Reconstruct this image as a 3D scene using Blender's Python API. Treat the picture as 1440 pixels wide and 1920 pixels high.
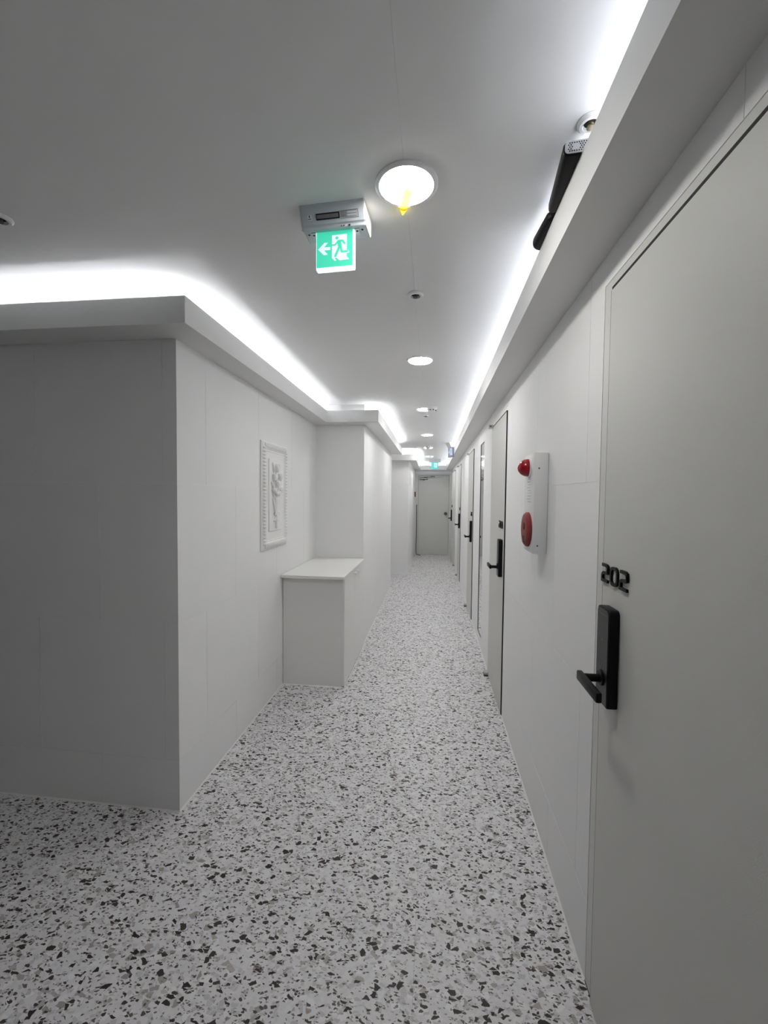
import bpy, bmesh, math, random
from mathutils import Vector, Matrix
random.seed(7)
scene = bpy.context.scene
COL = scene.collection
for _o in list(bpy.data.objects): bpy.data.objects.remove(_o)

# ------------------------------------------------------------------ camera, world, exposure
F_PX, YAW, PITCH, ROLL, CAM_H = 776.829, 0.116639, -0.0374878, 0.01047, 1.5
EXPOSURE = 1.70
LIGHT_E = 28.5        # downlight diffusers
COVE_E = 10.5         # LED strips in the coves
cam = bpy.data.cameras.new('camera'); cam_ob = bpy.data.objects.new('camera', cam); COL.objects.link(cam_ob)
cam.sensor_fit = 'VERTICAL'; cam.sensor_height = 36.0; cam.lens = F_PX / 1920.0 * 36.0
cam.clip_start = 0.02; cam.clip_end = 60
_f = Vector((-math.sin(YAW) * math.cos(PITCH), math.cos(YAW) * math.cos(PITCH), math.sin(PITCH)))
_r = Vector((math.cos(YAW), math.sin(YAW), 0)); _u = _r.cross(_f)
_r2 = math.cos(ROLL) * _r + math.sin(ROLL) * _u; _u2 = -math.sin(ROLL) * _r + math.cos(ROLL) * _u
_m = Matrix((_r2, _u2, -_f)).transposed().to_4x4(); _m.translation = Vector((0, 0, CAM_H))
cam_ob.matrix_world = _m
scene.camera = cam_ob
world = bpy.data.worlds.new('world'); scene.world = world; world.use_nodes = True
world.node_tree.nodes['Background'].inputs[0].default_value = (0, 0, 0, 1)
vs = scene.view_settings
vs.view_transform = 'Standard'; vs.look = 'None'; vs.gamma = 1.0; vs.use_curve_mapping = False; vs.exposure = EXPOSURE
EXPK = 2.0 ** EXPOSURE
scene.cycles.diffuse_bounces = 7; scene.cycles.max_bounces = 9

# ------------------------------------------------------------------ main dimensions (metres)
RW, RF = 0.492, 0.338                    # right wall, right cove fascia
LW1, LF1 = -1.166, -1.022                # left wall with picture
LW2, LF2 = -0.678, -0.521                # left wall beyond the cabinet
LW3, LF3 = -0.463, -0.320
YA, YAF = 1.781, 1.623                   # foyer wall facing the camera
YB, YBF = 4.050, 3.909
YC = 6.80
YD, YDF = 7.965, 7.835
YE, YEF = 10.77, 10.63                   # end wall
ZS, ZT, ZC = 2.205, 2.316, 2.401         # soffit, fascia top, ceiling
XL, YK, XR3 = -4.6, -3.4, -1.7           # foyer left wall, wall behind the camera, recess

# ------------------------------------------------------------------ materials
def lin(c):
    return tuple(((v / 255) / 12.92 if v / 255 <= 0.04045 else ((v / 255 + 0.055) / 1.055) ** 2.4) for v in c)
def mat(name, col, rough=0.5, metal=0.0, bump=0.0, bscale=200.0, spec=0.5, var=0.0, vscale=6.0):
    m = bpy.data.materials.new(name); m.use_nodes = True
    nt = m.node_tree; b = nt.nodes['Principled BSDF']
    b.inputs['Base Color'].default_value = (*col, 1); b.inputs['Roughness'].default_value = rough
    b.inputs['Metallic'].default_value = metal; b.inputs['Specular IOR Level'].default_value = spec
    geo = nt.nodes.new('ShaderNodeNewGeometry')
    if var > 0:
        n = nt.nodes.new('ShaderNodeTexNoise'); n.inputs['Scale'].default_value = vscale; n.inputs['Detail'].default_value = 4
        nt.links.new(geo.outputs['Position'], n.inputs['Vector'])
        r = nt.nodes.new('ShaderNodeMapRange'); r.inputs[3].default_value = 1 - var; r.inputs[4].default_value = 1 + var
        nt.links.new(n.outputs['Fac'], r.inputs[0])
        v = nt.nodes.new('ShaderNodeVectorMath'); v.operation = 'SCALE'; v.inputs[0].default_value = col
        nt.links.new(r.outputs[0], v.inputs['Scale']); nt.links.new(v.outputs[0], b.inputs['Base Color'])
    if bump > 0:
        n2 = nt.nodes.new('ShaderNodeTexNoise'); n2.inputs['Scale'].default_value = bscale; n2.inputs['Detail'].default_value = 2
        nt.links.new(geo.outputs['Position'], n2.inputs['Vector'])
        bp = nt.nodes.new('ShaderNodeBump'); bp.inputs['Strength'].default_value = bump; bp.inputs['Distance'].default_value = 0.002
        nt.links.new(n2.outputs['Fac'], bp.inputs['Height']); nt.links.new(bp.outputs[0], b.inputs['Normal'])
    return m
def emis(name, col, strength, base=(0.8, 0.8, 0.8)):
    m = mat(name, base, 0.4); b = m.node_tree.nodes['Principled BSDF']
    b.inputs['Emission Color'].default_value = (*col, 1); b.inputs['Emission Strength'].default_value = strength
    return m
M = {}
M['wall'] = mat('wall_white', (0.83, 0.83, 0.828), 0.6, bump=0.04, var=0.015, spec=0.25)
M['core'] = mat('wall_joint', (0.90, 0.90, 0.89), 0.8)
M['ceiling'] = mat('ceiling_white', (0.83, 0.83, 0.83), 0.75, bump=0.05, bscale=350, var=0.012)
M['trim'] = mat('trim_white', (0.74, 0.74, 0.735), 0.5)
M['door'] = mat('door_grey', (0.60, 0.60, 0.575), 0.55, bump=0.10, bscale=500, var=0.012)
M['frame'] = mat('frame_grey', (0.64, 0.64, 0.615), 0.5)
M['white'] = mat('white_paint', (0.80, 0.80, 0.78), 0.4)
M['plaster'] = mat('white_plaster', (0.84, 0.84, 0.83), 0.6, bump=0.1, bscale=300)
M['plastic'] = mat('white_plastic', (0.82, 0.82, 0.82), 0.45)
M['greyplastic'] = mat('grey_plastic', (0.54, 0.58, 0.61), 0.4)
M['black'] = mat('black_plastic', (0.005, 0.005, 0.0055), 0.42, spec=0.18)
M['blackface'] = mat('black_glass_face', (0.012, 0.012, 0.013), 0.32, spec=0.35)
M['dark'] = mat('dark_gasket', (0.012, 0.012, 0.011), 0.8)
M['hole'] = mat('dark_hole', (0.008, 0.008, 0.008), 0.9)
M['mark'] = mat('grey_print', (0.16, 0.16, 0.17), 0.6)
M['faint'] = mat('faint_print', (0.45, 0.46, 0.45), 0.6)
M['steel'] = mat('brushed_steel', (0.55, 0.55, 0.54), 0.35, metal=0.9)
M['darksteel'] = mat('dark_steel', (0.13, 0.13, 0.13), 0.4, metal=0.8)
M['brass'] = mat('dull_brass', (0.30, 0.25, 0.17), 0.4, metal=0.8)
M['mirror'] = mat('mirror_glass', (0.86, 0.88, 0.87), 0.02, metal=1.0)
M['red'] = mat('red_button', (0.26, 0.040, 0.036), 0.5, spec=0.25)
M['reddark'] = mat('red_button_recess', (0.12, 0.012, 0.016), 0.5, spec=0.2)
M['redlens'] = mat('red_lens', (0.36, 0.004, 0.014), 0.08, spec=0.7)
M['subfloor'] = mat('floor_joint', (0.10, 0.10, 0.10), 0.9)
M['cable'] = mat('black_cable', (0.02, 0.02, 0.02), 0.6)
M['light'] = emis('downlight_diffuser', (1.0, 0.985, 0.965), LIGHT_E)
M['led'] = emis('led_strip', (0.95, 0.965, 1.0), COVE_E)
M['ledcool'] = emis('led_strip_cool', (0.90, 0.93, 1.0), COVE_E * 0.82)
M['exitgreen'] = emis('exit_green', lin((66, 208, 172)), 0.92 / EXPK, (0.03, 0.25, 0.17))
M['exitwhite'] = emis('exit_white', lin((188, 216, 236)), 0.9 / EXPK, (0.5, 0.5, 0.5))
M['exitedge'] = emis('exit_edge', (0.72, 1.0, 0.93), 1.2 / EXPK)
M['exitcyan'] = emis('exit_cyan', lin((70, 190, 190)), 0.9 / EXPK, (0.03, 0.25, 0.25))
M['signblue'] = mat('sign_blue_grey', (0.40, 0.45, 0.60), 0.4)
def tape_mat():
    m = bpy.data.materials.new('yellow_tape'); m.use_nodes = True; nt = m.node_tree; nt.nodes.clear()
    o = nt.nodes.new('ShaderNodeOutputMaterial'); a = nt.nodes.new('ShaderNodeBsdfTranslucent'); d = nt.nodes.new('ShaderNodeBsdfDiffuse')
    n = nt.nodes.new('ShaderNodeTexNoise'); n.inputs['Scale'].default_value = 60
    r = nt.nodes.new('ShaderNodeMixRGB'); r.inputs[1].default_value = (0.85, 0.74, 0.05, 1); r.inputs[2].default_value = (0.92, 0.82, 0.09, 1)
    nt.links.new(n.outputs['Fac'], r.inputs[0]); nt.links.new(r.outputs[0], d.inputs[0])
    a.inputs[0].default_value = (0.10, 0.085, 0.006, 1)
    s = nt.nodes.new('ShaderNodeAddShader'); nt.links.new(a.outputs[0], s.inputs[0]); nt.links.new(d.outputs[0], s.inputs[1])
    nt.links.new(s.outputs[0], o.inputs[0]); return m
M['tape'] = tape_mat()
def terrazzo():
    m = bpy.data.materials.new('terrazzo_tile'); m.use_nodes = True; nt = m.node_tree; N = nt.nodes; L = nt.links
    b = N['Principled BSDF']; b.inputs['Roughness'].default_value = 0.42; b.inputs['Specular IOR Level'].default_value = 0.35
    g = N.new('ShaderNodeNewGeometry')
    flat = N.new('ShaderNodeVectorMath'); flat.operation = 'MULTIPLY'; flat.inputs[1].default_value = (1, 1, 0); L.new(g.outputs['Position'], flat.inputs[0])
    ns = N.new('ShaderNodeTexNoise'); ns.inputs['Scale'].default_value = 55; ns.inputs['Detail'].default_value = 2; L.new(flat.outputs[0], ns.inputs['Vector'])
    off = N.new('ShaderNodeVectorMath'); off.operation = 'MULTIPLY_ADD'; off.inputs[1].default_value = (0.010, 0.010, 0); L.new(ns.outputs['Color'], off.inputs[0]); L.new(flat.outputs[0], off.inputs[2])
    base = N.new('ShaderNodeTexNoise'); base.inputs['Scale'].default_value = 70; base.inputs['Detail'].default_value = 8; L.new(flat.outputs[0], base.inputs['Vector'])
    ramp = N.new('ShaderNodeMixRGB'); ramp.inputs[1].default_value = (0.60, 0.59, 0.605, 1); ramp.inputs[2].default_value = (0.88, 0.87, 0.885, 1); L.new(base.outputs['Fac'], ramp.inputs[0])
    cur = ramp.outputs[0]
    def layer(cur, scale, seed, prob, size, colA, colB, rot, el):
        mp = N.new('ShaderNodeMapping'); mp.inputs['Location'].default_value = (seed * 3.17, seed * 1.93, 0); mp.inputs['Rotation'].default_value = (0, 0, rot)
        mp.inputs['Scale'].default_value = (0.85, 0.85 * el, 1.0); L.new(off.outputs[0], mp.inputs['Vector'])
        v = N.new('ShaderNodeTexVoronoi'); v.voronoi_dimensions = '2D'; v.inputs['Scale'].default_value = scale; v.inputs['Randomness'].default_value = 1.0; L.new(mp.outputs[0], v.inputs['Vector'])
        e = N.new('ShaderNodeTexVoronoi'); e.voronoi_dimensions = '2D'; e.feature = 'DISTANCE_TO_EDGE'; e.inputs['Scale'].default_value = scale; e.inputs['Randomness'].default_value = 1.0; L.new(mp.outputs[0], e.inputs['Vector'])
        sp = N.new('ShaderNodeSeparateColor'); L.new(v.outputs['Color'], sp.inputs[0])
        pick = N.new('ShaderNodeMath'); pick.operation = 'LESS_THAN'; pick.inputs[1].default_value = prob; L.new(sp.outputs[0], pick.inputs[0])
        th = N.new('ShaderNodeMath'); th.operation = 'MULTIPLY_ADD'; th.inputs[1].default_value = size * 1.6; th.inputs[2].default_value = size * 0.3; L.new(sp.outputs[1], th.inputs[0])
        ins = N.new('ShaderNodeMath'); ins.operation = 'GREATER_THAN'; L.new(e.outputs['Distance'], ins.inputs[0]); L.new(th.outputs[0], ins.inputs[1])
        mul = N.new('ShaderNodeMath'); mul.operation = 'MULTIPLY'; L.new(pick.outputs[0], mul.inputs[0]); L.new(ins.outputs[0], mul.inputs[1])
        cm = N.new('ShaderNodeMixRGB'); cm.inputs[1].default_value = (*colA, 1); cm.inputs[2].default_value = (*colB, 1); L.new(sp.outputs[2], cm.inputs[0])
        mx = N.new('ShaderNodeMixRGB'); L.new(mul.outputs[0], mx.inputs[0]); L.new(cur, mx.inputs[1]); L.new(cm.outputs[0], mx.inputs[2])
        return mx.outputs[0]
    cur = layer(cur, 46, 1, 0.34, 0.06, (0.84, 0.835, 0.845), (0.74, 0.73, 0.735), 0.3, 1.3)
    cur = layer(cur, 70, 6, 0.22, 0.06, (0.56, 0.55, 0.555), (0.62, 0.61, 0.615), 1.9, 1.5)
    cur = layer(cur, 50, 2, 0.085, 0.10, (0.36, 0.335, 0.315), (0.50, 0.475, 0.455), 1.1, 1.3)
    cur = layer(cur, 150, 3, 0.15, 0.10, (0.16, 0.15, 0.145), (0.46, 0.445, 0.43), 0.7, 1.6)
    cur = layer(cur, 100, 4, 0.105, 0.10, (0.045, 0.04, 0.037), (0.16, 0.14, 0.125), 2.0, 1.7)
    cur = layer(cur, 62, 7, 0.075, 0.12, (0.030, 0.025, 0.022), (0.065, 0.052, 0.044), 0.9, 1.8)
    cur = layer(cur, 50, 5, 0.070, 0.14, (0.022, 0.018, 0.016), (0.050, 0.040, 0.033), 2.6, 1.5)
    L.new(cur, b.inputs['Base Color'])
    return m
M['floor'] = terrazzo()

# ------------------------------------------------------------------ mesh helpers
class MB:
    def __init__(s): s.v = []; s.f = []
    def add(s, vs_, fs):
        k = len(s.v); s.v += [tuple(p) for p in vs_]; s.f += [tuple(i + k for i in f) for f in fs]; return s
    def box(s, x0, x1, y0, y1, z0, z1):
        return s.add([(x0, y0, z0), (x1, y0, z0), (x1, y1, z0), (x0, y1, z0), (x0, y0, z1), (x1, y0, z1), (x1, y1, z1), (x0, y1, z1)],
                     [(0, 3, 2, 1), (4, 5, 6, 7), (0, 1, 5, 4), (1, 2, 6, 5), (2, 3, 7, 6), (3, 0, 4, 7)])
    def prism(s, poly, to3, d0, d1):
        n = len(poly); a = [to3(p[0], p[1], d0) for p in poly]; b = [to3(p[0], p[1], d1) for p in poly]
        return s.add(a + b, [tuple(range(n))[::-1], tuple(range(n, 2 * n))] + [(i, (i + 1) % n, n + (i + 1) % n, n + i) for i in range(n)])
    def lathe(s, prof, to3, n=24):     # prof: (r, h) list; to3(a, b, h)
        rings = []; vs_ = []; fs = []
        for r, h in prof:
            if r < 1e-6: rings.append([len(vs_)]); vs_.append(to3(0, 0, h))
            else:
                rings.append(list(range(len(vs_), len(vs_) + n)))
                vs_ += [to3(r * math.cos(2 * math.pi * i / n), r * math.sin(2 * math.pi * i / n), h) for i in range(n)]
        for A, B in zip(rings, rings[1:]):
            for i in range(n):
                j = (i + 1) % n
                if len(A) == 1 and len(B) == 1: continue
                if len(A) == 1: fs.append((A[0], B[j], B[i]))
                elif len(B) == 1: fs.append((A[i], A[j], B[0]))
                else: fs.append((A[i], A[j], B[j], B[i]))
        return s.add(vs_, fs)
    def tube(s, pts, rad, n=8):
        pts = [Vector(p) for p in pts]; R_ = rad if isinstance(rad, (list, tuple)) else [rad] * len(pts); vs_ = []; fs = []
        up = Vector((0.13, 0.27, 0.95))
        for i, p in enumerate(pts):
            t = (pts[min(i + 1, len(pts) - 1)] - pts[max(i - 1, 0)]).normalized()
            a = t.cross(up); a = a.normalized() if a.length > 1e-4 else t.orthogonal().normalized(); b = t.cross(a)
            vs_ += [p + R_[i] * (math.cos(2 * math.pi * k / n) * a + math.sin(2 * math.pi * k / n) * b) for k in range(n)]
        for i in range(len(pts) - 1):
            for k in range(n): fs.append((i * n + k, i * n + (k + 1) % n, (i + 1) * n + (k + 1) % n, (i + 1) * n + k))
        fs.append(tuple(range(n))[::-1]); fs.append(tuple(range((len(pts) - 1) * n, len(pts) * n)))
        return s.add(vs_, fs)
    def ellipsoid(s, c, r, rot=0.0, axis='X', n=12, m=8):
        Rm = Matrix.Rotation(rot, 3, axis); c = Vector(c)
        prof = [(math.sin(math.pi * i / m), -math.cos(math.pi * i / m)) for i in range(m + 1)]
        return s.lathe(prof, lambda a, b, h: tuple(c + Rm @ Vector((a * r[0], b * r[1], h * r[2]))), n)
    def stroke(s, pts, w, to3, d0, d1, closed=False):
        P = [Vector(p) for p in pts]; n = len(P); Lf = []; Rt = []
        for i in range(n):
            a = P[(i - 1) % n] if (closed or i > 0) else None; c = P[(i + 1) % n] if (closed or i < n - 1) else None
            d1_ = (P[i] - a).normalized() if a is not None else None; d2_ = (c - P[i]).normalized() if c is not None else None
            if d1_ is None: d1_ = d2_
            if d2_ is None: d2_ = d1_
            n1 = Vector((-d1_.y, d1_.x)); n2 = Vector((-d2_.y, d2_.x)); mt = (n1 + n2).normalized(); k = 1 / max(0.4, mt.dot(n1))
            Lf.append(P[i] + mt * k * w / 2); Rt.append(P[i] - mt * k * w / 2)
        vs_ = []; fs = []
        for i in range(n):
            vs_ += [to3(*Lf[i], d0), to3(*Rt[i], d0), to3(*Rt[i], d1), to3(*Lf[i], d1)]
        for i in range(n if closed else n - 1):
            a = 4 * i; b = 4 * ((i + 1) % n)
            for k in range(4): fs.append((a + k, a + (k + 1) % 4, b + (k + 1) % 4, b + k))
        if not closed: fs += [(0, 1, 2, 3), tuple(4 * (n - 1) + k for k in (3, 2, 1, 0))]
        return s.add(vs_, fs)
    def mesh(s, name, m, bevel=0.0, seg=2, smooth=False):
        me = bpy.data.meshes.new(name); me.from_pydata(s.v, [], s.f)
        bm = bmesh.new(); bm.from_mesh(me)
        if bevel > 0:
            es = [e for e in bm.edges if len(e.link_faces) == 2 and e.calc_face_angle(0) > 0.5]
            bmesh.ops.bevel(bm, geom=es, offset=bevel, segments=seg, profile=0.5, affect='EDGES', clamp_overlap=True)
        bmesh.ops.recalc_face_normals(bm, faces=bm.faces[:])
        if smooth:
            for f_ in bm.faces: f_.smooth = True
            for e in bm.edges: e.smooth = not (len(e.link_faces) == 2 and e.calc_face_angle(0) > 0.7)
        bm.to_mesh(me); bm.free(); me.materials.append(m); return me
    def build(s, name, m, parent=None, bevel=0.0, seg=2, smooth=False):
        return link(name, s.mesh(name, m, bevel, seg, smooth), parent)
def link(name, me, parent=None):
    o = bpy.data.objects.new(name, me); COL.objects.link(o)
    if parent is not None: o.parent = parent
    return o
def tag(o, label, cat, group=None, kind=None):
    o['label'] = label; o['category'] = cat
    if group: o['group'] = group
    if kind: o['kind'] = kind
    return o
def thing(name, label, cat, loc=(0, 0, 0), rotz=0.0, group=None, kind=None):
    o = bpy.data.objects.new(name, None); COL.objects.link(o); o.location = loc; o.rotation_euler = (0, 0, rotz); o.empty_display_size = 0.05
    return tag(o, label, cat, group, kind)
def copy_tree(o, parent=None):
    c = o.copy(); COL.objects.link(c); c.parent = parent
    for ch in list(o.children): copy_tree(ch, c)
    return c
XYZ = lambda a, b, h: (a, b, h)

# ------------------------------------------------------------------ rectangle subtraction for walls with openings
def subtract(rects, hole):
    out = []; a0, a1, c0, c1 = hole
    for (u0, u1, v0, v1) in rects:
        if a0 >= u1 or a1 <= u0 or c0 >= v1 or c1 <= v0: out.append((u0, u1, v0, v1)); continue
        if a0 > u0: out.append((u0, a0, v0, v1))
        if a1 < u1: out.append((a1, u1, v0, v1))
        m0, m1 = max(u0, a0), min(u1, a1)
        if c0 > v0: out.append((m0, m1, v0, c0))
        if c1 < v1: out.append((m0, m1, c1, v1))
    return [r for r in out if r[1] - r[0] > 0.002 and r[3] - r[2] > 0.002]
PT = 0.0015
ROWS = [0.0, 0.248, 0.896, 1.551, 2.203, ZC]
def wall(name, label, axis, plane, sgn, u0, u1, holes=(), col0=0.0, colw=0.652, rows=ROWS, thick=0.09, gap=0.0018, cu0=None, cu1=None):
    """axis 'x': wall plane x=plane, u runs along y. sgn = direction of the room-side normal."""
    cu0 = u0 if cu0 is None else cu0; cu1 = u1 if cu1 is None else cu1
    def bx(mb, r, d0, d1):
        lo, hi = sorted((plane - sgn * d0, plane - sgn * d1))
        if axis == 'x': mb.box(lo, hi, r[0], r[1], r[2], r[3])
        else: mb.box(r[0], r[1], lo, hi, r[2], r[3])
    core = MB(); rs = [(cu0, cu1, 0.0, ZC)]
    for h in holes: rs = subtract(rs, h)
    for r in rs: bx(core, r, PT, thick)
    w = core.build(name, M['core']); tag(w, label, 'wall', kind='structure')
    for j in range(len(rows) - 1):
        c = u0 - ((u0 - col0 - (j % 2) * colw / 2) % colw)
        while c < u1 - 1e-6:
            a, b = max(c, u0), min(c + colw, u1)
            if b - a > 0.004:
                g0 = gap if a > u0 + 1e-6 else 0; g1 = 0; gz = gap if j > 0 else 0
                rr = [(a + g0, b - g1, rows[j] + gz, rows[j + 1])]
                for h in holes: rr = subtract(rr, h)
                if rr:
                    mb = MB()
                    for r in rr: bx(mb, r, 0, PT)
                    mb.build('wall_panel', M['wall'], w)
            c += colw
    return w

# ------------------------------------------------------------------ floor
fl = MB().box(XL, RW, YK, YE, -0.05, -0.004).build('floor', M['subfloor'])
tag(fl, 'grey terrazzo tile floor running the length of the corridor', 'floor', kind='structure')
TX, TY = 0.5035, 0.503
xs = [0.4665 - TX * k for k in range(0, 12)]
cols = [(xs[0], RW, 0.225)] + [(xs[k + 1], xs[k], 0.0) for k in range(11)]
tile_cache = {}
for (a, b, oy) in cols:
    a = max(a, XL)
    if b - a < 0.01: continue
    k = math.floor((YK - 1.2 - oy) / TY)
    y = 1.2 + oy + k * TY
    while y < YE:
        y0, y1 = max(y, YK), min(y + TY, YE)
        if y1 - y0 > 0.01 and not (b < LW1 - 0.05 and y0 > YA + 0.05 and not (b > XR3 and y1 > YC and y0 < YD)):
            key = (round(b - a, 4), round(y1 - y0, 4))
            if key not in tile_cache:
                tile_cache[key] = MB().box(0, b - a - 0.0006, 0, y1 - y0 - 0.0006, -0.004, 0).mesh('floor_tile', M['floor'])
            t = link('floor_tile', tile_cache[key], fl); t.location = (a, y0, 0)
        y += TY

# ------------------------------------------------------------------ ceiling: boards butted along one seam
ce = MB().box(XL, RW, YK, YE, ZC + 0.012, ZC + 0.06).build('ceiling', M['ceiling'])
tag(ce, 'white painted flat ceiling above the corridor', 'ceiling', kind='structure')
SX = -0.091
for (a, b) in ((XL, SX - 0.00018), (SX + 0.00018, RW)):
    MB().box(a, b, YK, YE, ZC, ZC + 0.012).build('ceiling_board', M['ceiling'], ce)

# ------------------------------------------------------------------ walls
DOORS = []   # filled below: (y0, y1, ztop) openings in the right wall
D_TOP = 2.118
holes_r = [(0.455, 1.300, 0, D_TOP), (2.868, 3.585, 0, D_TOP), (5.105, 5.815, 0, D_TOP), (7.365, 8.085, 0, D_TOP), (9.10, 9.83, 0, D_TOP)]
MIR = (4.138, 4.448, 0.100, 2.050)
wall('wall_right', 'white panelled wall along the right of the corridor, holding the grey doors', 'x', RW, -1, YK, YE + 0.1, holes_r + [MIR], col0=1.735, cu1=YE + 0.1)
wall('wall_front', 'shaded white panelled wall of the foyer, facing the camera at the left', 'y', YA, -1, XL, LW1, col0=-1.236 - 0.652 / 2 - 0.326 + 0.326, cu0=XL, cu1=LW1 - PT)
wall('wall_left', 'white panelled left wall that carries the framed relief', 'x', LW1, 1, YA + PT, YB, col0=2.35, cu0=YA + 0.091, cu1=YB)
wall('wall_cabinet_back', 'short white wall facing the camera above the cabinet', 'y', YB, -1, LW1, LW2, col0=LW1 - 0.1, cu0=LW1, cu1=LW2 - PT)
wall('wall_left_middle', 'white panelled left wall just beyond the low cabinet', 'x', LW2, 1, YB + PT, YC, col0=4.63, cu0=YB + 0.091, cu1=YC - PT)
wall('wall_recess_near', 'near side of the recess in the left wall, seen edge on', 'y', YC, 1, XR3, LW2 - PT, cu0=XR3, cu1=LW2 - 0.091)
wall('wall_recess_back', 'white back of the recess in the left wall', 'x', XR3, 1, YC, YD)
wall('wall_left_return', 'narrow white wall facing the camera far down on the left', 'y', YD, -1, XR3, LW3, cu1=LW3 - PT)
wall('wall_left_far', 'farthest white left wall, next to the grey end door', 'x', LW3, 1, YD + PT, YE, cu0=YD + 0.091)
EDX0, EDX1, EDZ = -0.455, 0.480, 2.10
wall('wall_end', 'white end wall around and above the grey end door', 'y', YE, -1, LW3, RW, [(EDX0, EDX1, 0, EDZ)], gap=0.0)
wall('wall_back', 'white wall closing the foyer behind the viewpoint', 'y', YK, 1, XL, RW)
wall('wall_foyer_left', 'white wall at the far left of the foyer', 'x', XL, 1, YK, YA)

# white sealant bead where walls meet the floor
def bead(n, label, pts, r=0.0055):
    mb = MB()
    for (x0, y0), (x1, y1) in zip(pts, pts[1:]):
        a, b = Vector((x0, y0)), Vector((x1, y1)); d = (b - a).normalized(); nn = Vector((-d.y, d.x)) * r
        mb.add([(a.x, a.y, 0), (a.x + nn.x, a.y + nn.y, 0), (a.x, a.y, r), (b.x, b.y, 0), (b.x + nn.x, b.y + nn.y, 0), (b.x, b.y, r)],
               [(0, 1, 2), (5, 4, 3), (0, 3, 4, 1), (1, 4, 5, 2), (2, 5, 3, 0)])
    tag(mb.build(n, M['white'], None), label, 'baseboard', kind='structure')
for i, (a, b) in enumerate(((YK, 0.455), (1.30, 2.868), (3.585, 5.105), (5.815, 7.365), (8.085, 9.10))):
    bead('baseboard_right_%d' % (i + 1), ['sealant bead at the right wall foot before the door marked 202', 'white sealant bead at the wall foot below the fire alarm box', 'white sealant bead at the wall foot below the tall mirror', 'white sealant bead at the right wall foot between third and fourth doors', 'white sealant bead at the right wall foot near the far end'][i], [(RW, a), (RW, b)])
bead('baseboard_front', 'white sealant bead along the foot of the shaded foyer wall', [(LW1, YA), (XL, YA)])
bead('baseboard_left', 'white sealant bead at the wall foot below the framed relief', [(LW1, 3.13), (LW1, YA)])
bead('baseboard_left_middle', 'white sealant bead at the left wall foot beyond the cabinet', [(LW2, YC), (LW2, YB)])
bead('baseboard_left_far', 'white sealant bead along the foot of the farthest left wall', [(LW3, YE), (LW3, YD), (XR3, YD)])

# ------------------------------------------------------------------ cove trims with LED strips
BT = 0.012; FT = 0.015
LEDD, LEDW, LEDH = 0.075, 0.010, 0.006
def trim(n, label, soffits, fascias, leds, dz=0.0, low=0.045, led='led'):
    t = thing('trim_%d' % n, label, 'cove trim', kind='structure')
    for (x0, x1, y0, y1) in soffits: MB().box(x0, x1, y0, y1, ZS + dz, ZS + BT + dz).build('soffit_board', M['trim'], t)
    for (x0, x1, y0, y1) in fascias: MB().box(x0, x1, y0, y1, ZS + dz, ZT + dz).build('fascia_board', M['trim'], t)
    for (x0, x1, y0, y1) in leds:      # LED tape on top of a slim batten standing in the trough
        MB().box(x0, x1, y0, y1, ZS + BT + dz, ZT - low - LEDH + dz).build('led_batten', M['trim'], t)
        MB().box(x0, x1, y0, y1, ZT - low - LEDH + dz, ZT - low + dz).build('led_strip', M[led], t)
    return t
DZF = -0.018
xr = RF + FT + LEDD
trim(1, 'white light cove running along the top of the right wall', [(RF + FT, RW, YK, YE)], [(RF, RF + FT, YK, YE)], [(xr, xr + LEDW, YK + 0.05, YE - 0.2)], low=0.02, led='ledcool')
yl = YAF + FT + LEDD
trim(2, 'shaded cove trim over the foyer wall at the left', [(XL, LF1 - FT, YAF + FT, YA)], [(XL, LF1, YAF, YAF + FT)], [(XL + 0.05, LF1 - FT - LEDD - 0.01, yl, yl + LEDW)])
xl = LF1 - FT - LEDD
trim(3, 'white cove trim above the framed relief', [(LW1, LF1 - FT, YA, YB)], [(LF1 - FT, LF1, YAF + FT, YBF)], [(xl - LEDW, xl, YA - 0.04, YBF + 0.02)])
ym = YBF + FT + LEDD * 0.8
trim(4, 'short cove trim facing the camera above the low cabinet', [(LF1 - FT, LF2 - FT, YBF + FT, YB)], [(LF1 - FT, LF2, YBF, YBF + FT)], [])
xm = LF2 - FT - LEDD
trim(5, 'white cove trim over the left wall beyond the cabinet', [(LW2, LF2 - FT, YB, YC + 0.135)], [(LF2 - FT, LF2, YBF + FT, YC + 0.15)], [(xm - LEDW, xm, YBF + 0.10, YC + 0.06)])
trim(6, 'cove trim across the far face of the recess in the left wall', [(XR3, LF3 - FT, YDF + FT, YD)], [(XR3, LF3, YDF, YDF + FT)], [(XR3 + 0.3, LF3 - FT - 0.09, YDF + FT + 0.06, YDF + FT + 0.07)], DZF)
trim(7, 'cove trim over the farthest left wall', [(LW3, LF3 - FT, YD, YE)], [(LF3 - FT, LF3, YDF + FT, YEF)], [(LF3 - FT - 0.07, LF3 - FT - 0.06, YDF + 0.10, YEF)], DZF)
trim(8, 'cove trim across the end wall above the grey end door', [(LF3 - FT, RF, YEF + FT, YE)], [(LF3 - FT, RF, YEF, YEF + FT)], [(LF3 + 0.02, RF - 0.03, YEF + FT + 0.06, YEF + FT + 0.07)], DZF)

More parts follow.
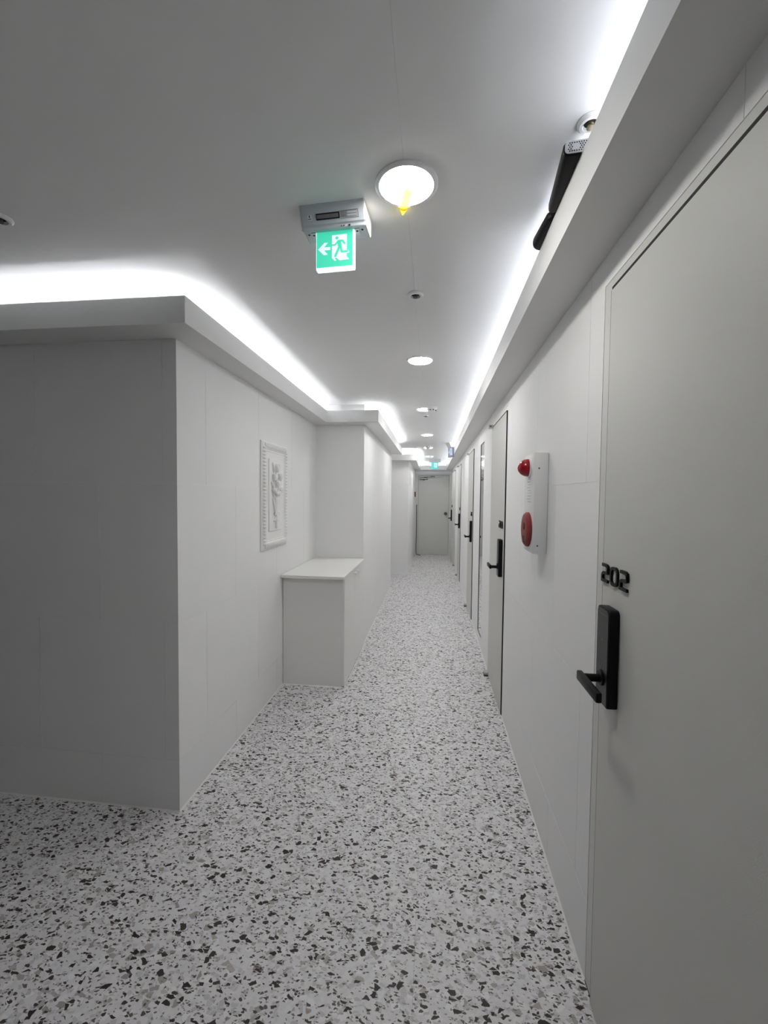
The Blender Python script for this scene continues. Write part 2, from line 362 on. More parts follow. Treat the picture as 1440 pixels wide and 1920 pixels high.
# ------------------------------------------------------------------ doors in the right wall
def arc(cx, cy, r, a0, a1, n=4):
    return [(cx + r * math.cos(math.radians(a0 + (a1 - a0) * i / n)), cy + r * math.sin(math.radians(a0 + (a1 - a0) * i / n))) for i in range(n + 1)]
def digit_path(ch, w, h):
    c = w * 0.32; m = h / 2
    if ch == '0': return [arc(w - c, h - c, c, 90, 0) + arc(w - c, c, c, 0, -90) + arc(c, c, c, 270, 180) + arc(c, h - c, c, 180, 90)], True
    if ch == '2': return [[(0, h)] + arc(w - c, h - c, c, 90, 0) + arc(w - c, m + c, c, 0, -90) + arc(c, m - c, c, 90, 180) + [(0, 0), (w, 0)]], False
    if ch == '3': return [[(0, h)] + arc(w - c, h - c, c, 90, 0) + [(w, m + c * .6), (w * .8, m), (w, m - c * .6)] + arc(w - c, c, c, 0, -90) + [(0, 0)], [(w * .25, m), (w * .8, m)]], False
    if ch == '5': return [[(w, h), (0, h), (0, m), (w - c, m)] + arc(w - c, m - c, c, 90, 0)[1:] + arc(w - c, c, c, 0, -90) + [(0, 0)]], False
    if ch == '6': return [[(w, h)] + arc(c, h - c, c, 90, 180) + arc(c, c, c, 180, 270) + arc(w - c, c, c, -90, 0) + arc(w - c, m - c, c, 0, 90) + [(0, m)]], False
    if ch == '7': return [[(0, h), (w, h), (w * .35, 0)]], False
    return [[(w / 2, h), (w / 2, 0)]], False
LEAF_P = 0.008
def door(n, label, y_open0, y_open1, lock_far, number, zn=1.268, ajar=0.0, num_off=0.045):
    """opening in the right wall; lock_far: lock at the larger-y edge."""
    d = thing('door_%d' % n, label, 'door', loc=(RW, (y_open0 + y_open1) / 2, 0), kind='structure')
    cx, cy = RW, (y_open0 + y_open1) / 2
    fr = MB(); a, b = y_open0 - cy, y_open1 - cy
    ja = 0.060 if n == 1 else (0.012 if not lock_far else 0.03); jb = 0.060 if n == 1 else (0.03 if not lock_far else 0.012)
    fr.box(0.001, 0.085, a, a + ja, 0, D_TOP); fr.box(0.001, 0.085, b - jb, b, 0, D_TOP); fr.box(0.001, 0.085, a + ja, b - jb, 2.088, D_TOP)
    fr.build('door_frame', M['frame'] if n == 1 else M['wall'], d, bevel=0.0012, seg=1)
    y0, y1 = a + ja + 0.003, b - jb - 0.003
    # leaf group about its hinge
    hy = y0 if lock_far else y1
    leaf = MB().box(-LEAF_P, 0.036, y0 - hy, y1 - hy, 0.006, 2.078).build('door_leaf', M['door'], d, bevel=0.0015, seg=1)
    leaf.location = (0, hy, 0); leaf.rotation_euler = (0, 0, ajar)
    s = -1 if lock_far else 1          # direction from lock edge towards the hinge
    ly = (y1 if lock_far else y0) - hy
    g = MB()
    e0, e1 = sorted((ly - s * 0.0005, ly - s * 0.0028))
    g.box(-LEAF_P + 0.001, 0.030, e0, e1, 0.006, 2.078)
    g.box(-LEAF_P + 0.002, 0.030, y0 - hy, y1 - hy, 2.0785, 2.0872)
    g.build('edge_gasket', M['dark'], leaf)
    # number, read from larger y to smaller y
    dw, dh, gp, sw = 0.0375, 0.0430, 0.0190, 0.0082
    tot = 3 * dw + 2 * gp
    ystart = (ly - 0.007) if lock_far and n == 1 else (ly + s * num_off + (tot if s > 0 else 0))
    for i, ch in enumerate(number):
        yo = ystart - i * (dw + gp)
        paths, closed = digit_path(ch, dw, dh); mb = MB()
        for p in paths: mb.stroke(p, sw, lambda u, v, w: (-LEAF_P - w, yo - u, zn + 0.004 + v), 0.0, 0.006, closed)
        mb.build('digit', M['black'], leaf)
    # digital lock
    k0, k1 = sorted((ly + s * 0.040, ly + s * 0.117)); kc = (k0 + k1) / 2; zl0, zl1 = 0.950, 1.210
    fx = -LEAF_P - 0.026
    mb = MB(); rr = 0.012
    prof = arc(k1 - rr, zl1 - rr, rr, 90, 0) + arc(k1 - 0.006, zl0 + 0.006, 0.006, 0, -90) + arc(k0 + 0.006, zl0 + 0.006, 0.006, 270, 180) + arc(k0 + rr, zl1 - rr, rr, 180, 90)
    mb.prism(prof, lambda u, v, w: (w, u, v), -LEAF_P, fx)
    lock = mb.build('digital_lock', M['black'], leaf, bevel=0.0025, seg=2, smooth=True)
    lock['label'] = 'black digital lock'
    fp = [(kc + (u - kc) * 0.90, 1.08 + (v - 1.08) * 0.965) for u, v in prof]
    MB().prism(fp, lambda u, v, w: (w, u, v), fx, fx - 0.0012).build('face_plate', M['blackface'], lock)
    if n <= 2:
        mk = MB()
        T = lambda u, v, w: (fx - 0.0012 - w, u, v)
        for q in range(6): mk.stroke([(kc + 0.020 - q * 0.0075, 1.192), (kc + 0.015 - q * 0.0075, 1.192)], 0.003, T, 0, 0.0004)
        mk.stroke([(kc - 0.003, 1.123), (kc + 0.003, 1.123)], 0.006, T, 0, 0.0004)
        for q in (-0.012, 0.0, 0.012): mk.stroke([(kc + q - 0.003, 1.060), (kc + q + 0.003, 1.046)], 0.0022, T, 0, 0.0004)
        mk.build('printed_mark', M['mark'], lock)
    MB().lathe([(0, 0), (0.021, 0), (0.021, -0.003), (0.019, -0.005), (0, -0.005)], lambda p, q, h: (fx - 0.0012 + h, kc + p, 1.020 + q), 20).build('rose', M['black'], lock, smooth=True)
    MB().lathe([(0, 0), (0.0105, 0), (0.0105, -0.050), (0, -0.050)], lambda p, q, h: (fx - 0.004 + h, kc - s * 0.004 + p, 1.016 + q), 14).build('spindle', M['black'], lock, smooth=True)
    l0, l1 = sorted((kc - s * 0.022, kc + s * 0.118))
    lv = MB().box(fx - 0.058, fx - 0.043, l0, l1, 1.003, 1.029).build('lever', M['black'], lock, bevel=0.004, seg=2, smooth=True)
    # pivot hinges on the hinge edge
    hs = 1 if not lock_far else -1
    for (z0, z1, m_) in ((2.0895, 2.097, 'steel'), (2.072, 2.0795, 'steel')):
        p0, p1 = sorted((hy - hs * 0.055, hy + hs * 0.012))
        MB().box(-0.040, -LEAF_P - 0.0005, p0, p1, z0, z1).build('hinge_plate', M[m_], d, bevel=0.001, seg=1)
    pin = MB()
    for yy in (-0.035, -0.012): pin.lathe([(0, 0), (0.005, 0), (0.005, 0.010), (0, 0.010)], lambda p, q, h: (-0.026 + p, hy + hs * yy + q, 2.0795 + h), 10)
    pin.build('hinge_pin', M['darksteel'], d)
    p0, p1 = sorted((hy - hs * 0.050, hy + hs * 0.012))
    MB().box(-0.040, -LEAF_P - 0.0005, p0, p1, 0.012, 0.034).build('floor_pivot', M['steel'], d, bevel=0.003, seg=1)
    MB().box(-0.044, -LEAF_P - 0.0005, p0 - 0.002, p1 + 0.002, 0.0, 0.012).build('pivot_base', M['darksteel'], d)
    return d
door(1, 'grey door marked 202 at the right edge, with black digital lock', holes_r[0][0], holes_r[0][1], True, '202')
door(2, 'grey door just past the fire alarm box, with black lock', holes_r[1][0], holes_r[1][1], False, '203', zn=1.285)
door(3, 'grey door just beyond the tall mirror, with black lock', holes_r[2][0], holes_r[2][1], False, '205')
door(4, 'fourth grey door along the right wall, with black lock', holes_r[3][0], holes_r[3][1], False, '206')
door(5, 'farthest grey door in the right wall, standing slightly ajar', holes_r[4][0], holes_r[4][1], True, '207', ajar=math.radians(3.6))

# ------------------------------------------------------------------ end door
d6 = thing('door_6', 'plain grey steel door closing the far end of the corridor', 'door', loc=((EDX0 + EDX1) / 2, YE, 0), kind='structure')
ex = (EDX0 + EDX1) / 2
fr = MB(); fr.box(EDX0 - ex, -0.375 - ex, 0.0, 0.085, 0, EDZ); fr.box(0.415 - ex, EDX1 - ex, 0.0, 0.085, 0, EDZ); fr.box(-0.375 - ex, 0.415 - ex, 0.0, 0.085, 2.055, EDZ); fr.box(-0.375 - ex, 0.415 - ex, 0.012, 0.085, 0, 0.028)
fr.build('door_frame', M['frame'], d6, bevel=0.002, seg=1)
lf = MB().box(-0.371 - ex, 0.411 - ex, 0.025, 0.065, 0.032, 2.050).build('door_leaf', M['door'], d6, bevel=0.0015, seg=1)
MB().lathe([(0, 0), (0.040, 0), (0.040, -0.006), (0.016, -0.010), (0.016, -0.030), (0.034, -0.038), (0.038, -0.052), (0.028, -0.066), (0, -0.070)], lambda p, q, h: (0.335 - ex + p, 0.025 + h, 1.076 + q), 20).build('door_knob', M['darksteel'], lf, smooth=True)
dc = MB().box(-0.335 - ex, -0.135 - ex, -0.030, 0.025, 1.945, 1.998).build('door_closer', M['darksteel'], lf, bevel=0.006, seg=2)
MB().box(-0.325 - ex, -0.145 - ex, -0.0315, -0.030, 1.962, 1.980).build('closer_face', M['steel'], dc)
MB().lathe([(0, 0), (0.018, 0), (0.018, -0.018), (0, -0.018)], lambda p, q, h: (-0.235 - ex + p, -0.002 + q, 1.945 + h), 12).build('closer_cap', M['darksteel'], dc)
arm = MB(); arm.tube([(-0.235 - ex, -0.002, 2.003), (-0.12 - ex, -0.075, 2.006), (0.02 - ex, -0.005, 2.020)], 0.007, 6); arm.box(-0.06 - ex, 0.05 - ex, -0.014, -0.002, 2.012, 2.032)
arm.build('closer_arm', M['darksteel'], dc)

# ------------------------------------------------------------------ low cabinet
cb = thing('low_cabinet', 'low white cabinet with flat top standing in the left wall niche', 'cabinet', loc=(LW1, 3.13, 0))
CW = -0.667 - LW1; CD = YB - 3.13
body = MB(); body.box(0.004, CW - 0.020, 0.0, CD - 0.003, 0, 0.860)
body.build('body', M['white'], cb, bevel=0.001, seg=1)
MB().box(0.004, CW + 0.006, -0.052, CD - 0.003, 0.860, 0.883).build('worktop', M['white'], cb, bevel=0.002, seg=2)
for i, (a, b) in enumerate(((0.0, 0.424), (0.427, 0.848))):
    dd = MB().box(CW - 0.0195, CW, a, b, 0.012, 0.856).build('cabinet_door', M['white'], cb, bevel=0.0012, seg=1)
    ky = 0.362 if i == 0 else 0.489
    MB().lathe([(0, 0), (0.006, 0), (0.006, 0.012), (0.013, 0.018), (0.015, 0.025), (0.011, 0.031), (0, 0.033)], lambda p, q, h: (CW + h, ky + p, 0.838 + q), 16).build('knob', M['plastic'], dd, smooth=True)
MB().box(CW - 0.0195, CW - 0.001, 0.852, CD - 0.006, 0.0, 0.858).build('filler_panel', M['white'], cb)
bd = MB(); r_ = 0.0055
bd.add([(0.006, 0, 0), (0.006, -r_, 0), (0.006, 0, r_), (CW, 0, 0), (CW, -r_, 0), (CW, 0, r_)], [(0, 1, 2), (5, 4, 3), (0, 3, 4, 1), (1, 4, 5, 2), (2, 5, 3, 0)])
bd.add([(CW, 0, 0), (CW + r_, 0, 0), (CW, 0, r_), (CW, CD - .003, 0), (CW + r_, CD - .003, 0), (CW, CD - .003, r_)], [(0, 1, 2), (5, 4, 3), (0, 3, 4, 1), (1, 4, 5, 2), (2, 5, 3, 0)])
bd.build('sealant_bead', M['white'], cb)

# ------------------------------------------------------------------ framed plaster relief
PY0, PY1, PZ0, PZ1 = 2.700, 3.183, 1.114, 1.874
pc = thing('framed_relief', 'white ornate frame around a raised plaster bouquet, hung on the left wall', 'picture', loc=(LW1, (PY0 + PY1) / 2, PZ0))
HW, HH = (PY1 - PY0) / 2, PZ1 - PZ0
MB().box(0.001, 0.012, -HW + 0.02, HW - 0.02, 0.02, HH - 0.02).build('back_panel', M['plaster'], pc)
mould = [(0.0, 0.0), (0.0, 0.007), (0.006, 0.012), (0.010, 0.009), (0.016, 0.014), (0.050, 0.022), (0.056, 0.013), (0.063, 0.015), (0.068, 0.012), (0.068, 0.0)]
mb = MB(); ringv = []
for (t, h) in mould:
    ringv.append([(0.001 + h, -HW + t, t), (0.001 + h, HW - t, t), (0.001 + h, HW - t, HH - t), (0.001 + h, -HW + t, HH - t)])
vv = [p for r in ringv for p in r]; ff = []
for i in range(len(ringv)):
    j = (i + 1) % len(ringv)
    for k in range(4): ff.append((4 * i + k, 4 * i + (k + 1) % 4, 4 * j + (k + 1) % 4, 4 * j + k))
mb.add(vv, ff).build('frame_moulding', M['plaster'], pc)
bead_mb = MB(); step = 0.0235
nv = int((HH - 0.07) / step); nh = int((2 * HW - 0.07) / step)
for i in range(nv):
    z = 0.035 + (i + 0.5) * (HH - 0.07) / nv
    for sd in (-1, 1): bead_mb.ellipsoid((0.019, sd * (HW - 0.032), z), (0.013, 0.021, 0.0088), 0, 'X', 8, 5)
for i in range(nh):
    y = -HW + 0.035 + (i + 0.5) * (2 * HW - 0.07) / nh
    for z in (0.032, HH - 0.032): bead_mb.ellipsoid((0.019, y, z), (0.013, 0.0088, 0.021), 0, 'X', 8, 5)
bo = bead_mb.build('carved_gadroon', M['plaster'], pc, smooth=True); bo['kind'] = 'stuff'
pq = MB().box(0.012, 0.020, -0.125, 0.115, 0.128, 0.645).build('plaque', M['plaster'], pc, bevel=0.002, seg=1)
def RV(y, z, x=0.021): return (x, y, z)
oy = -0.010
stems = [[(0.0, 0.22), (-0.004, 0.36), (0.006, 0.46), (0.0, 0.555)], [(0.0, 0.26), (-0.03, 0.38), (-0.045, 0.49)], [(0.004, 0.26), (0.035, 0.38), (0.050, 0.50)], [(-0.002, 0.24), (0.03, 0.34), (0.062, 0.415)], [(0.0, 0.24), (-0.035, 0.33), (-0.058, 0.40)]]
for st in stems: MB().tube([RV(oy + a, b, 0.026) for a, b in st], 0.0065, 6).build('stem', M['plaster'], pq, smooth=True)
for (a, b, r, w) in ((0.002, 0.585, 0.030, 1.2), (-0.048, 0.515, 0.026, 1.15), (0.052, 0.522, 0.026, 1.25), (0.000, 0.475, 0.024, 1.0), (0.064, 0.425, 0.025, 1.0), (-0.060, 0.420, 0.023, 1.0), (0.022, 0.400, 0.022, 1.0), (-0.022, 0.395, 0.020, 1.0)):
    bl = MB()
    bl.ellipsoid(RV(oy + a, b, 0.026), (0.022, r * 0.62, r * w * 0.85), 0, 'X', 10, 6)
    for q in range(3): bl.ellipsoid(RV(oy + a + (q - 1) * r * 0.52, b + (0.10 if q != 1 else -0.18) * r, 0.036), (0.016, r * 0.40, r * w * 0.82), (q - 1) * -0.35, 'X', 8, 6)
    bl.build('bloom', M['plaster'], pq, smooth=True)
for (a, b, l, an) in ((-0.052, 0.585, 0.040, 0.35), (-0.040, 0.310, 0.062, 0.45), (0.036, 0.325, 0.058, -0.42), (0.012, 0.350, 0.060, -0.1), (0.068, 0.470, 0.032, -0.7), (-0.018, 0.340, 0.060, 0.18), (-0.072, 0.460, 0.030, 0.6)):
    MB().ellipsoid(RV(oy + a, b, 0.024), (0.014, 0.011, l), an, 'X', 8, 6).build('leaf', M['plaster'], pq, smooth=True)
for sd in (-1, 1):
    MB().tube([RV(oy + sd * (0.004 + 0.040 * math.sin(t)) + 0.005, 0.235 + 0.030 * math.sin(2 * t) * 0.6 + 0.012 * t, 0.027) for t in [i * math.pi / 8 for i in range(9)]], 0.007, 6).build('bow_loop', M['plaster'], pq, smooth=True)
    MB().tube([RV(oy + 0.004, 0.235, 0.026), RV(oy + sd * 0.022, 0.205, 0.027), RV(oy + sd * 0.040, 0.198, 0.025)], 0.006, 6).build('bow_tail', M['plaster'], pq, smooth=True)
MB().tube([RV(oy, 0.235, 0.024), RV(oy + 0.002, 0.190, 0.026), RV(oy + 0.006, 0.150, 0.025)], [0.013, 0.011, 0.014], 8).build('stem_bundle', M['plaster'], pq, smooth=True)

# ------------------------------------------------------------------ tall wall mirror
mi = thing('wall_mirror', 'tall narrow mirror let into the right wall between two doors', 'mirror', loc=(RW, (MIR[0] + MIR[1]) / 2, MIR[2]))
MW, MH = MIR[1] - MIR[0] - 0.001, MIR[3] - MIR[2] - 0.001
MB().box(0.005, 0.010, -MW / 2 + 0.004, MW / 2 - 0.004, 0.005, MH - 0.004).build('glass', M['mirror'], mi)
MB().box(0.010, 0.030, -MW / 2, MW / 2, 0.001, MH).build('backing', M['dark'], mi)
for (a, b, c, d) in ((-MW / 2, -MW / 2 + 0.004, 0.001, MH), (MW / 2 - 0.004, MW / 2, 0.001, MH), (-MW / 2 + 0.004, MW / 2 - 0.004, 0.001, 0.005), (-MW / 2 + 0.004, MW / 2 - 0.004, MH - 0.004, MH)):
    MB().box(0.0005, 0.010, a, b, c, d).build('frame_strip', M['darksteel'], mi)

# ------------------------------------------------------------------ fire alarm box
al = thing('fire_alarm_box', 'white fire alarm box with red lamp and red button on the right wall', 'fire alarm', loc=(RW, 1.940, 1.258))
AW, AH, AD = 0.180, 0.438, 0.060
MB().box(-AD, -0.001, -AW / 2, AW / 2, 0, AH).build('housing', M['plastic'], al, bevel=0.004, seg=2, smooth=True)
TA = lambda p, q, h, z: (-AD - h, p, z + q)
MB().lathe([(0, 0), (0.046, 0), (0.046, 0.004), (0.042, 0.007), (0, 0.007)], lambda p, q, h: TA(p, q, h, 0.378), 28).build('lamp_base', M['plastic'], al, smooth=True)
dome = [(0.040, 0.007)] + [(0.040 * math.cos(t) ** 1.15, 0.007 + 0.046 * math.sin(t) ** 0.95) for t in [i * math.pi / 20 for i in range(1, 10)]] + [(0, 0.053)]
MB().lathe(dome, lambda p, q, h: TA(p, q, h, 0.378), 28).build('lamp_lens', M['redlens'], al, smooth=True)
bt = MB().lathe([(0, 0), (0.078, 0), (0.078, 0.008), (0.070, 0.017), (0.052, 0.020), (0, 0.020)], lambda p, q, h: TA(p, q, h, 0.100), 32).build('call_point', M['red'], al, smooth=True)
MB().lathe([(0, 0), (0.016, 0), (0.016, 0.003), (0, 0.004)], lambda p, q, h: TA(p - 0.005, q, h + 0.020, 0.115), 20).build('push_button', M['reddark'], bt, smooth=True)
MB().box(-AD - 0.021, -AD - 0.0195, -0.018, 0.018, 0.040, 0.072).build('message_plate', M['reddark'], bt)
hl = MB(); random.seed(3)
for blk, (z0, rows_) in enumerate(((0.225, 3), (0.275, 5))):
    for r in range(rows_):
        for c in range(3):
            zz = z0 + r * 0.013; yy = -0.022 + c * 0.022 + (0.006 if r % 2 else -0.006)
            hl.box(-AD - 0.0006, -AD, yy - 0.005, yy + 0.005, zz - 0.0022, zz + 0.0022)
hl.box(-AD - 0.0006, -AD, -0.038, 0.030, 0.2635, 0.2655)
hl.build('printed_mark', M['faint'], al)
for z in (0.37, 0.035): MB().lathe([(0, 0), (0.004, 0), (0.004, 0.001), (0, 0.001)], lambda p, q, h: (-0.040 + p, -AW / 2 - h, z + q), 10).build('screw', M['mark'], al)

# ------------------------------------------------------------------ ceiling downlights
def downlight_meshes():
    rim = MB().lathe([(0.079, 0.0), (0.091, 0.0), (0.091, -0.003), (0.086, -0.006), (0.079, -0.007)], XYZ, 40).mesh('rim', M['plastic'], smooth=True)
    dif = MB().lathe([(0.0, -0.010), (0.050, -0.010), (0.074, -0.0085), (0.079, -0.004), (0.079, -0.0005), (0, -0.0005)], XYZ, 40).mesh('diffuser', M['light'], smooth=True)
    return rim, dif
RIM, DIF = downlight_meshes()
LABS = ['round lit downlight with a strip of yellow tape, beside the exit sign', 'round lit downlight nearest beyond the first sprinkler', 'round lit downlight touching the white smoke detector', 'fourth round lit downlight along the corridor, nothing near it', 'round lit downlight half hidden behind the far smoke detector', 'farthest lit downlight, near the end wall']
for (x, y), lb in zip(((-0.089, 1.231), (-0.095, 2.774), (-0.092, 4.309), (-0.093, 6.07), (-0.094, 7.65), (-0.082, 9.279)), LABS):
    t = thing('ceiling_downlight', lb, 'downlight', loc=(x, y, ZC), group='downlights along the corridor ceiling')
    link('rim', RIM, t); link('diffuser', DIF, t)
tp = MB()
TPT = [(0.006, 0.004, -0.0108), (0.000, 0.030, -0.0110), (-0.007, 0.058, -0.0108), (-0.012, 0.078, -0.0098), (-0.015, 0.089, -0.0095), (-0.0185, 0.098, -0.018)]
vv = []
for i, (x, y, z) in enumerate(TPT):
    w = [0.0112, 0.0112, 0.0112, 0.0112, 0.0105, 0.0010][i]
    vv += [(x - w, y - 0.003, z), (x + w, y + 0.003, z)]
tp.add(vv, [(2 * i, 2 * i + 1, 2 * i + 3, 2 * i + 2) for i in range(5)])
to = tp.build('tape_strip', M['tape']); to.location = (-0.089, 1.231, ZC); tag(to, 'strip of yellow tape stuck across the nearest downlight', 'tape')

# ------------------------------------------------------------------ sprinklers and detectors
def sprinkler(x, y, label, r=0.036, brass=False):
    t = thing('sprinkler_head', label, 'sprinkler', loc=(x, y, ZC), group='ceiling sprinklers')
    MB().lathe([(r * 0.52, -0.0005), (r, -0.0005), (r, -0.004), (r * 0.84, -0.010), (r * 0.62, -0.010), (r * 0.52, -0.0005)], XYZ, 28).build('escutcheon', M['plastic'], t, smooth=True)
    MB().lathe([(0, -0.0008), (r * 0.51, -0.0008), (r * 0.51, -0.002), (0, -0.002)], XYZ, 20).build('cup', M['hole'], t)
    mm = M['brass'] if brass else M['darksteel']
    MB().lathe([(0, -0.002), (r * 0.24, -0.002), (r * 0.24, -0.007), (r * 0.12, -0.009), (r * 0.12, -0.012), (r * 0.30, -0.013), (r * 0.30, -0.0145), (0, -0.0145)], XYZ, 16).build('deflector', mm, t, smooth=True)
sprinkler(-0.090, 1.883, 'small round sprinkler in the ceiling between the two nearest downlights')
sprinkler(-1.425, 1.237, 'sprinkler in the dim foyer ceiling, cut by the left edge')
sprinkler(0.362, 1.075, 'sprinkler in the ceiling right above the cove, next to the black box', 0.030, True)
sprinkler(-0.088, 4.640, 'tiny sprinkler just past the white smoke detector', 0.034)
sprinkler(-0.327, 7.600, 'tiny sprinkler left of the far smoke detector', 0.026)
sprinkler(-0.037, 10.07, 'farthest sprinkler, above the end door', 0.026)
def detector(x, y, label, r, h, eyes=True):
    t = thing('smoke_detector', label, 'smoke detector', loc=(x, y, ZC), group='smoke detectors on the ceiling')
    MB().lathe([(0, 0), (r, 0), (r, -h * 0.30), (r * 0.97, -h * 0.38), (0, -h * 0.38)], XYZ, 32).build('base', M['plastic'], t, smooth=True)
    MB().lathe([(0, -h * 0.38), (r * 0.90, -h * 0.38), (r * 0.86, -h * 0.62), (r * 0.60, -h * 0.95), (r * 0.42, -h), (0, -h)], XYZ, 32).build('sensor_cap', M['plastic'], t, smooth=True)
    if eyes:
        e = MB()
        for k in range(8):
            a = k * math.pi / 4 + 0.39
            e.ellipsoid((r * 0.74 * math.cos(a), r * 0.74 * math.sin(a), -h * 0.76), (0.007, 0.007, 0.006), 0, 'X', 8, 5)
        e.build('vent_slot', M['hole'], t)
detector(-0.022, 4.225, 'white smoke detector overlapping the third downlight', 0.055, 0.042)
detector(-0.093, 7.40, 'pale smoke detector in front of a far downlight', 0.052, 0.050, False)
detector(-1.872, 1.56, 'white disc on the foyer ceiling, glowing in the cove light at the left edge', 0.060, 0.030, False)
t = thing('ceiling_sensor', 'small yellowish fitting in front of the farthest downlight', 'sensor', loc=(-0.068, 9.10, ZC))
MB().lathe([(0, 0), (0.030, 0), (0.030, -0.010), (0.022, -0.014), (0, -0.014)], XYZ, 20).build('base', M['plastic'], t, smooth=True)
MB().lathe([(0, -0.014), (0.020, -0.014), (0.018, -0.030), (0.010, -0.036), (0, -0.037)], XYZ, 20).build('sensor_cap', M['brass'], t, smooth=True)

# ------------------------------------------------------------------ exit signs
def exit_sign(label, loc, rotz, arrow=True, detail=True, sc=1.0, green='exitgreen', edge='exitedge', HWd=0.102, house='greyplastic'):
    t = thing('exit_sign', label, 'exit sign', loc=loc, rotz=rotz, group='exit signs'); t.scale = (sc, sc, sc)
    Hh = 0.058
    prof = [(-0.045, 0.0), (-0.040, -0.006), (-0.018, -0.046), (-0.013, -0.050), (-0.010, Hh * -1), (0.056, -Hh), (0.062, -0.050), (0.066, -0.004), (0.062, 0.0)]
    hs = MB().prism(prof, lambda u, v, w: (w, u, v), -HWd, HWd).build('housing', M[house], t, bevel=0.002, seg=2)
    for w0, w1 in ((HWd, HWd + 0.003), (-HWd - 0.003, -HWd)):
        MB().prism([(u * 0.985, v * 0.985 - 0.0004) for u, v in prof], lambda u, v, w: (w, u, v), w0, w1).build('end_cap', M['plastic'], hs)
    if detail:
        # sticker plates on the slanted face
        p0, p1 = Vector((-0.040, -0.006)), Vector((-0.018, -0.046)); dv = (p1 - p0); nn = Vector((dv.y, -dv.x)).normalized()
        if nn.x > 0: nn = -nn
        def S(u, v, w): p = p0 + dv * v + nn * w; return (u, p.x, p.y)
        def rect(mb, u0, u1, v0, v1, w0, w1): mb.prism([(u0, v0), (u1, v0), (u1, v1), (u0, v1)], S, w0, w1)
        a = MB(); rect(a, -0.052, 0.024, 0.40, 0.78, 0.0003, 0.0008); a.build('rating_sticker', M['hole'], hs)
        a = MB(); rect(a, -0.050, 0.020, 0.48, 0.70, 0.0008, 0.0012); a.build('sticker_text', M['mark'], hs)
        a = MB()
        for k in range(7): rect(a, 0.027, 0.048 + 0.030 * (k % 3 == 0), 0.40 + k * 0.052, 0.42 + k * 0.052, 0.0003, 0.0008)
        for (u0, u1, v0, v1) in ((0.026, 0.084, 0.365, 0.38), (0.026, 0.084, 0.79, 0.805), (0.083, 0.084, 0.365, 0.805)): rect(a, u0, u1, v0, v1, 0.0003, 0.0008)
        a.build('fine_print', M['mark'], hs)
        a = MB(); rect(a, -0.080, -0.066, 0.44, 0.74, 0.0003, 0.0008); a.build('paper_tag', M['plastic'], hs)
        a = MB(); rect(a, -0.076, -0.071, 0.46, 0.58, 0.0008, 0.0012); rect(a, -0.079, -0.068, 0.64, 0.69, 0.0008, 0.0012); a.build('tag_print', M['mark'], hs)
        for (x, r) in ((0.026, 0.0018), (0.034, 0.0018), (0.052, 0.003)): MB().lathe([(0, 0), (r, 0), (r, 0.0012), (0, 0.0012)], lambda p, q, h: (x + p, -0.0115 - h * 0.9, -0.054 + q), 10).build('indicator', M['hole'], hs)
        for x0 in (-0.079, 0.064): MB().box(x0, x0 + 0.015, 0.000, 0.030, -Hh - 0.003, -Hh).build('clip', M['greyplastic'], hs, bevel=0.001, seg=1)
        for x in (-0.088, -0.0715, 0.0715, 0.088):
            zz = -Hh - (0.003 if abs(x) < 0.08 else 0)
            MB().lathe([(0, 0), (0.0035, 0), (0.0035, 0.001), (0, 0.001)], lambda p, q, h: (x + p, 0.010 + q, zz - h), 10).build('screw_hole', M['hole'], hs)
    PW, PH, PT2 = 0.063, 0.122, 0.020
    zt = -Hh + 0.004; py = 0.004
    pn = MB().box(-PW, PW, py, py + PT2, zt - PH, zt).build('light_panel', M[edge], t, bevel=0.002, seg=1)
    for side in (1,) if detail else (1, -1):
        def P(u, v, w): return ((-PW + 0.0025 + u * (2 * PW - 0.007)) * (1 if side == 1 else -1), (py - w) if side == 1 else (py + PT2 + w), zt - PH + 0.007 + v * (PH - 0.008))
        MB().prism([(0, 0), (1, 0), (1, 1), (0, 1)], P, 0.0003, 0.0010).build('green_face', M[green], pn)
        def uv(x, y):
            q = (x - 115) / 1045; top = 180 - 105 * q; bot = 1285 - 65 * q
            return (q, 1 - (y - top) / (bot - top))
        wm = MB()
        if arrow: wm.prism([uv(*p) for p in ((160, 725), (345, 520), (445, 515), (335, 655), (515, 650), (515, 740), (335, 750), (445, 880), (325, 895))], P, 0.0010, 0.0014)
        wm.prism([uv(*p) for p in ((565, 295), (995, 250), (990, 945), (1065, 1030), (790, 1065), (700, 985), (640, 985), (695, 1060), (640, 1075), (565, 985))], P, 0.0010, 0.0014)
        wm.prism([uv(*p) for p in ((880, 760), (1035, 750), (1072, 805), (1050, 842), (820, 840))], P, 0.0010, 0.00145)
        wm.build('door_symbol', M['exitwhite'], pn)
        gm = MB()
        hx, hy_ = uv(710, 375)
        gm.prism([(hx + 0.044 * math.cos(k * math.pi / 8), hy_ + 0.041 * math.sin(k * math.pi / 8)) for k in range(16)], P, 0.0015, 0.0019)
        for pts, w in (([(735, 465), (875, 458), (945, 560)], 0.050), ([(745, 470), (655, 590), (560, 600)], 0.044), ([(765, 445), (800, 650)], 0.105), ([(815, 620), (850, 795), (1035, 788)], 0.056), ([(790, 630), (655, 955)], 0.066)):
            gm.stroke([uv(*p) for p in pts], w, P, 0.0015, 0.0019)
        gm.build('running_figure', M[green], pn)
    return t
exit_sign('nearest green exit sign with white arrow, hanging below the ceiling', (-0.322, 1.320, ZC), math.radians(-3.5))
exit_sign('pale bluish sign turned sideways, hanging by the right cove far away', (0.277, 7.0, ZC), math.radians(-64), True, False, 1.35, 'signblue', 'signblue', 0.045, 'plastic')
exit_sign('small far green exit sign hanging in front of the end wall', (0.036, 9.95, ZC), 0.0, False, False, 1.35, 'exitcyan', 'exitcyan')

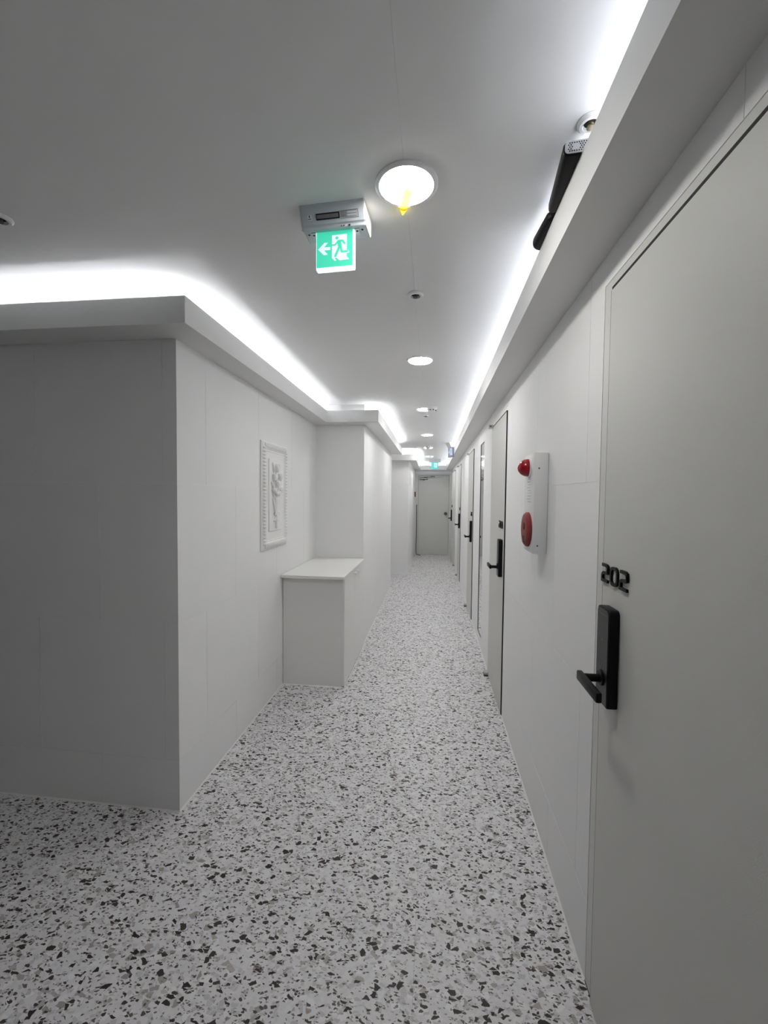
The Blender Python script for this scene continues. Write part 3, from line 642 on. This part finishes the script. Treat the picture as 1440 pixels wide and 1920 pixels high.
# ------------------------------------------------------------------ black things lying in the right cove
def rrect(w, h, r): return arc(w / 2 - r, h - r, r, 90, 0) + arc(w / 2 - r, r, r, 0, -90) + arc(-w / 2 + r, r, r, 270, 180) + arc(-w / 2 + r, h - r, r, 180, 90)
bx = thing('black_speaker', 'long black box with perforated grey end, lying on the right cove edge', 'speaker', loc=(0.352, 1.160, ZT), rotz=math.radians(-5.5))
MB().prism(rrect(0.090, 0.033, 0.010), lambda u, v, w: (u, w, v), -0.104, 0.105).build('housing', M['black'], bx, bevel=0.006, seg=3, smooth=True)
gp_ = [(u * 0.93, 0.0165 + (v - 0.0165) * 0.86) for u, v in rrect(0.090, 0.033, 0.010)]
M['grille'] = mat('grille_grey', (0.40, 0.39, 0.41), 0.5)
gr = MB().prism(gp_, lambda u, v, w: (u, w, v), -0.1055, -0.104).build('grille', M['grille'], bx)
hm = MB()
for i in range(-7, 8):
    for j in range(-2, 3):
        u = i * 0.0052 + (0.0026 if j % 2 else 0); v = 0.0165 + j * 0.0046
        if abs(u) < 0.036 and (u + 0.017) ** 2 + (v - 0.0165) ** 2 > 0.0085 ** 2:
            hm.lathe([(0, 0), (0.0017, 0), (0.0017, 0.0004), (0, 0.0004)], lambda p, q, h: (u + p, -0.1055 - h, v + q), 6)
ho = hm.build('perforation', M['hole'], gr); ho['kind'] = 'stuff'
b2 = thing('black_case', 'smaller rounded black case behind the black box on the right cove edge', 'case', loc=(0.350, 1.368, ZT), rotz=math.radians(5.0))
cp_ = [(0.035 * math.cos(a), (0.052 if math.sin(a) > 0 else -0.052) + 0.035 * math.sin(a)) for a in [k * math.pi / 10 for k in range(20)]]
MB().prism(cp_, lambda u, v, w: (u, v, w), 0.0, 0.028).build('shell', M['black'], b2, bevel=0.009, seg=3, smooth=True)
MB().prism([(u * 1.003, v * 1.003) for u, v in cp_], lambda u, v, w: (u, v, w), 0.0135, 0.0145).build('seam_band', M['dark'], b2)

# ------------------------------------------------------------------ small things near the end of the corridor
rb = thing('red_call_box', 'small red box in a white frame on the wall beside the end door', 'fire alarm', loc=(LW3, 10.09, 1.485))
MB().box(0.001, 0.022, -0.060, 0.060, 0, 0.150).build('white_frame', M['plastic'], rb, bevel=0.002, seg=1)
MB().box(0.022, 0.050, -0.050, 0.050, 0.012, 0.138).build('red_cover', M['reddark'], rb, bevel=0.004, seg=2)
cbm = MB().tube([(-0.412, YE - 0.0095, 1.30), (-0.410, YE - 0.0095, 0.70), (-0.414, YE - 0.0095, 0.30), (-0.412, YE - 0.011, 0.06), (-0.400, YE - 0.030, 0.012), (-0.345, YE - 0.12, 0.0086), (-0.300, YE - 0.20, 0.0086)], 0.0085, 8)
tag(cbm.build('black_cable', M['cable'], smooth=True), 'black cable running down the left side of the end door to the floor', 'cable')
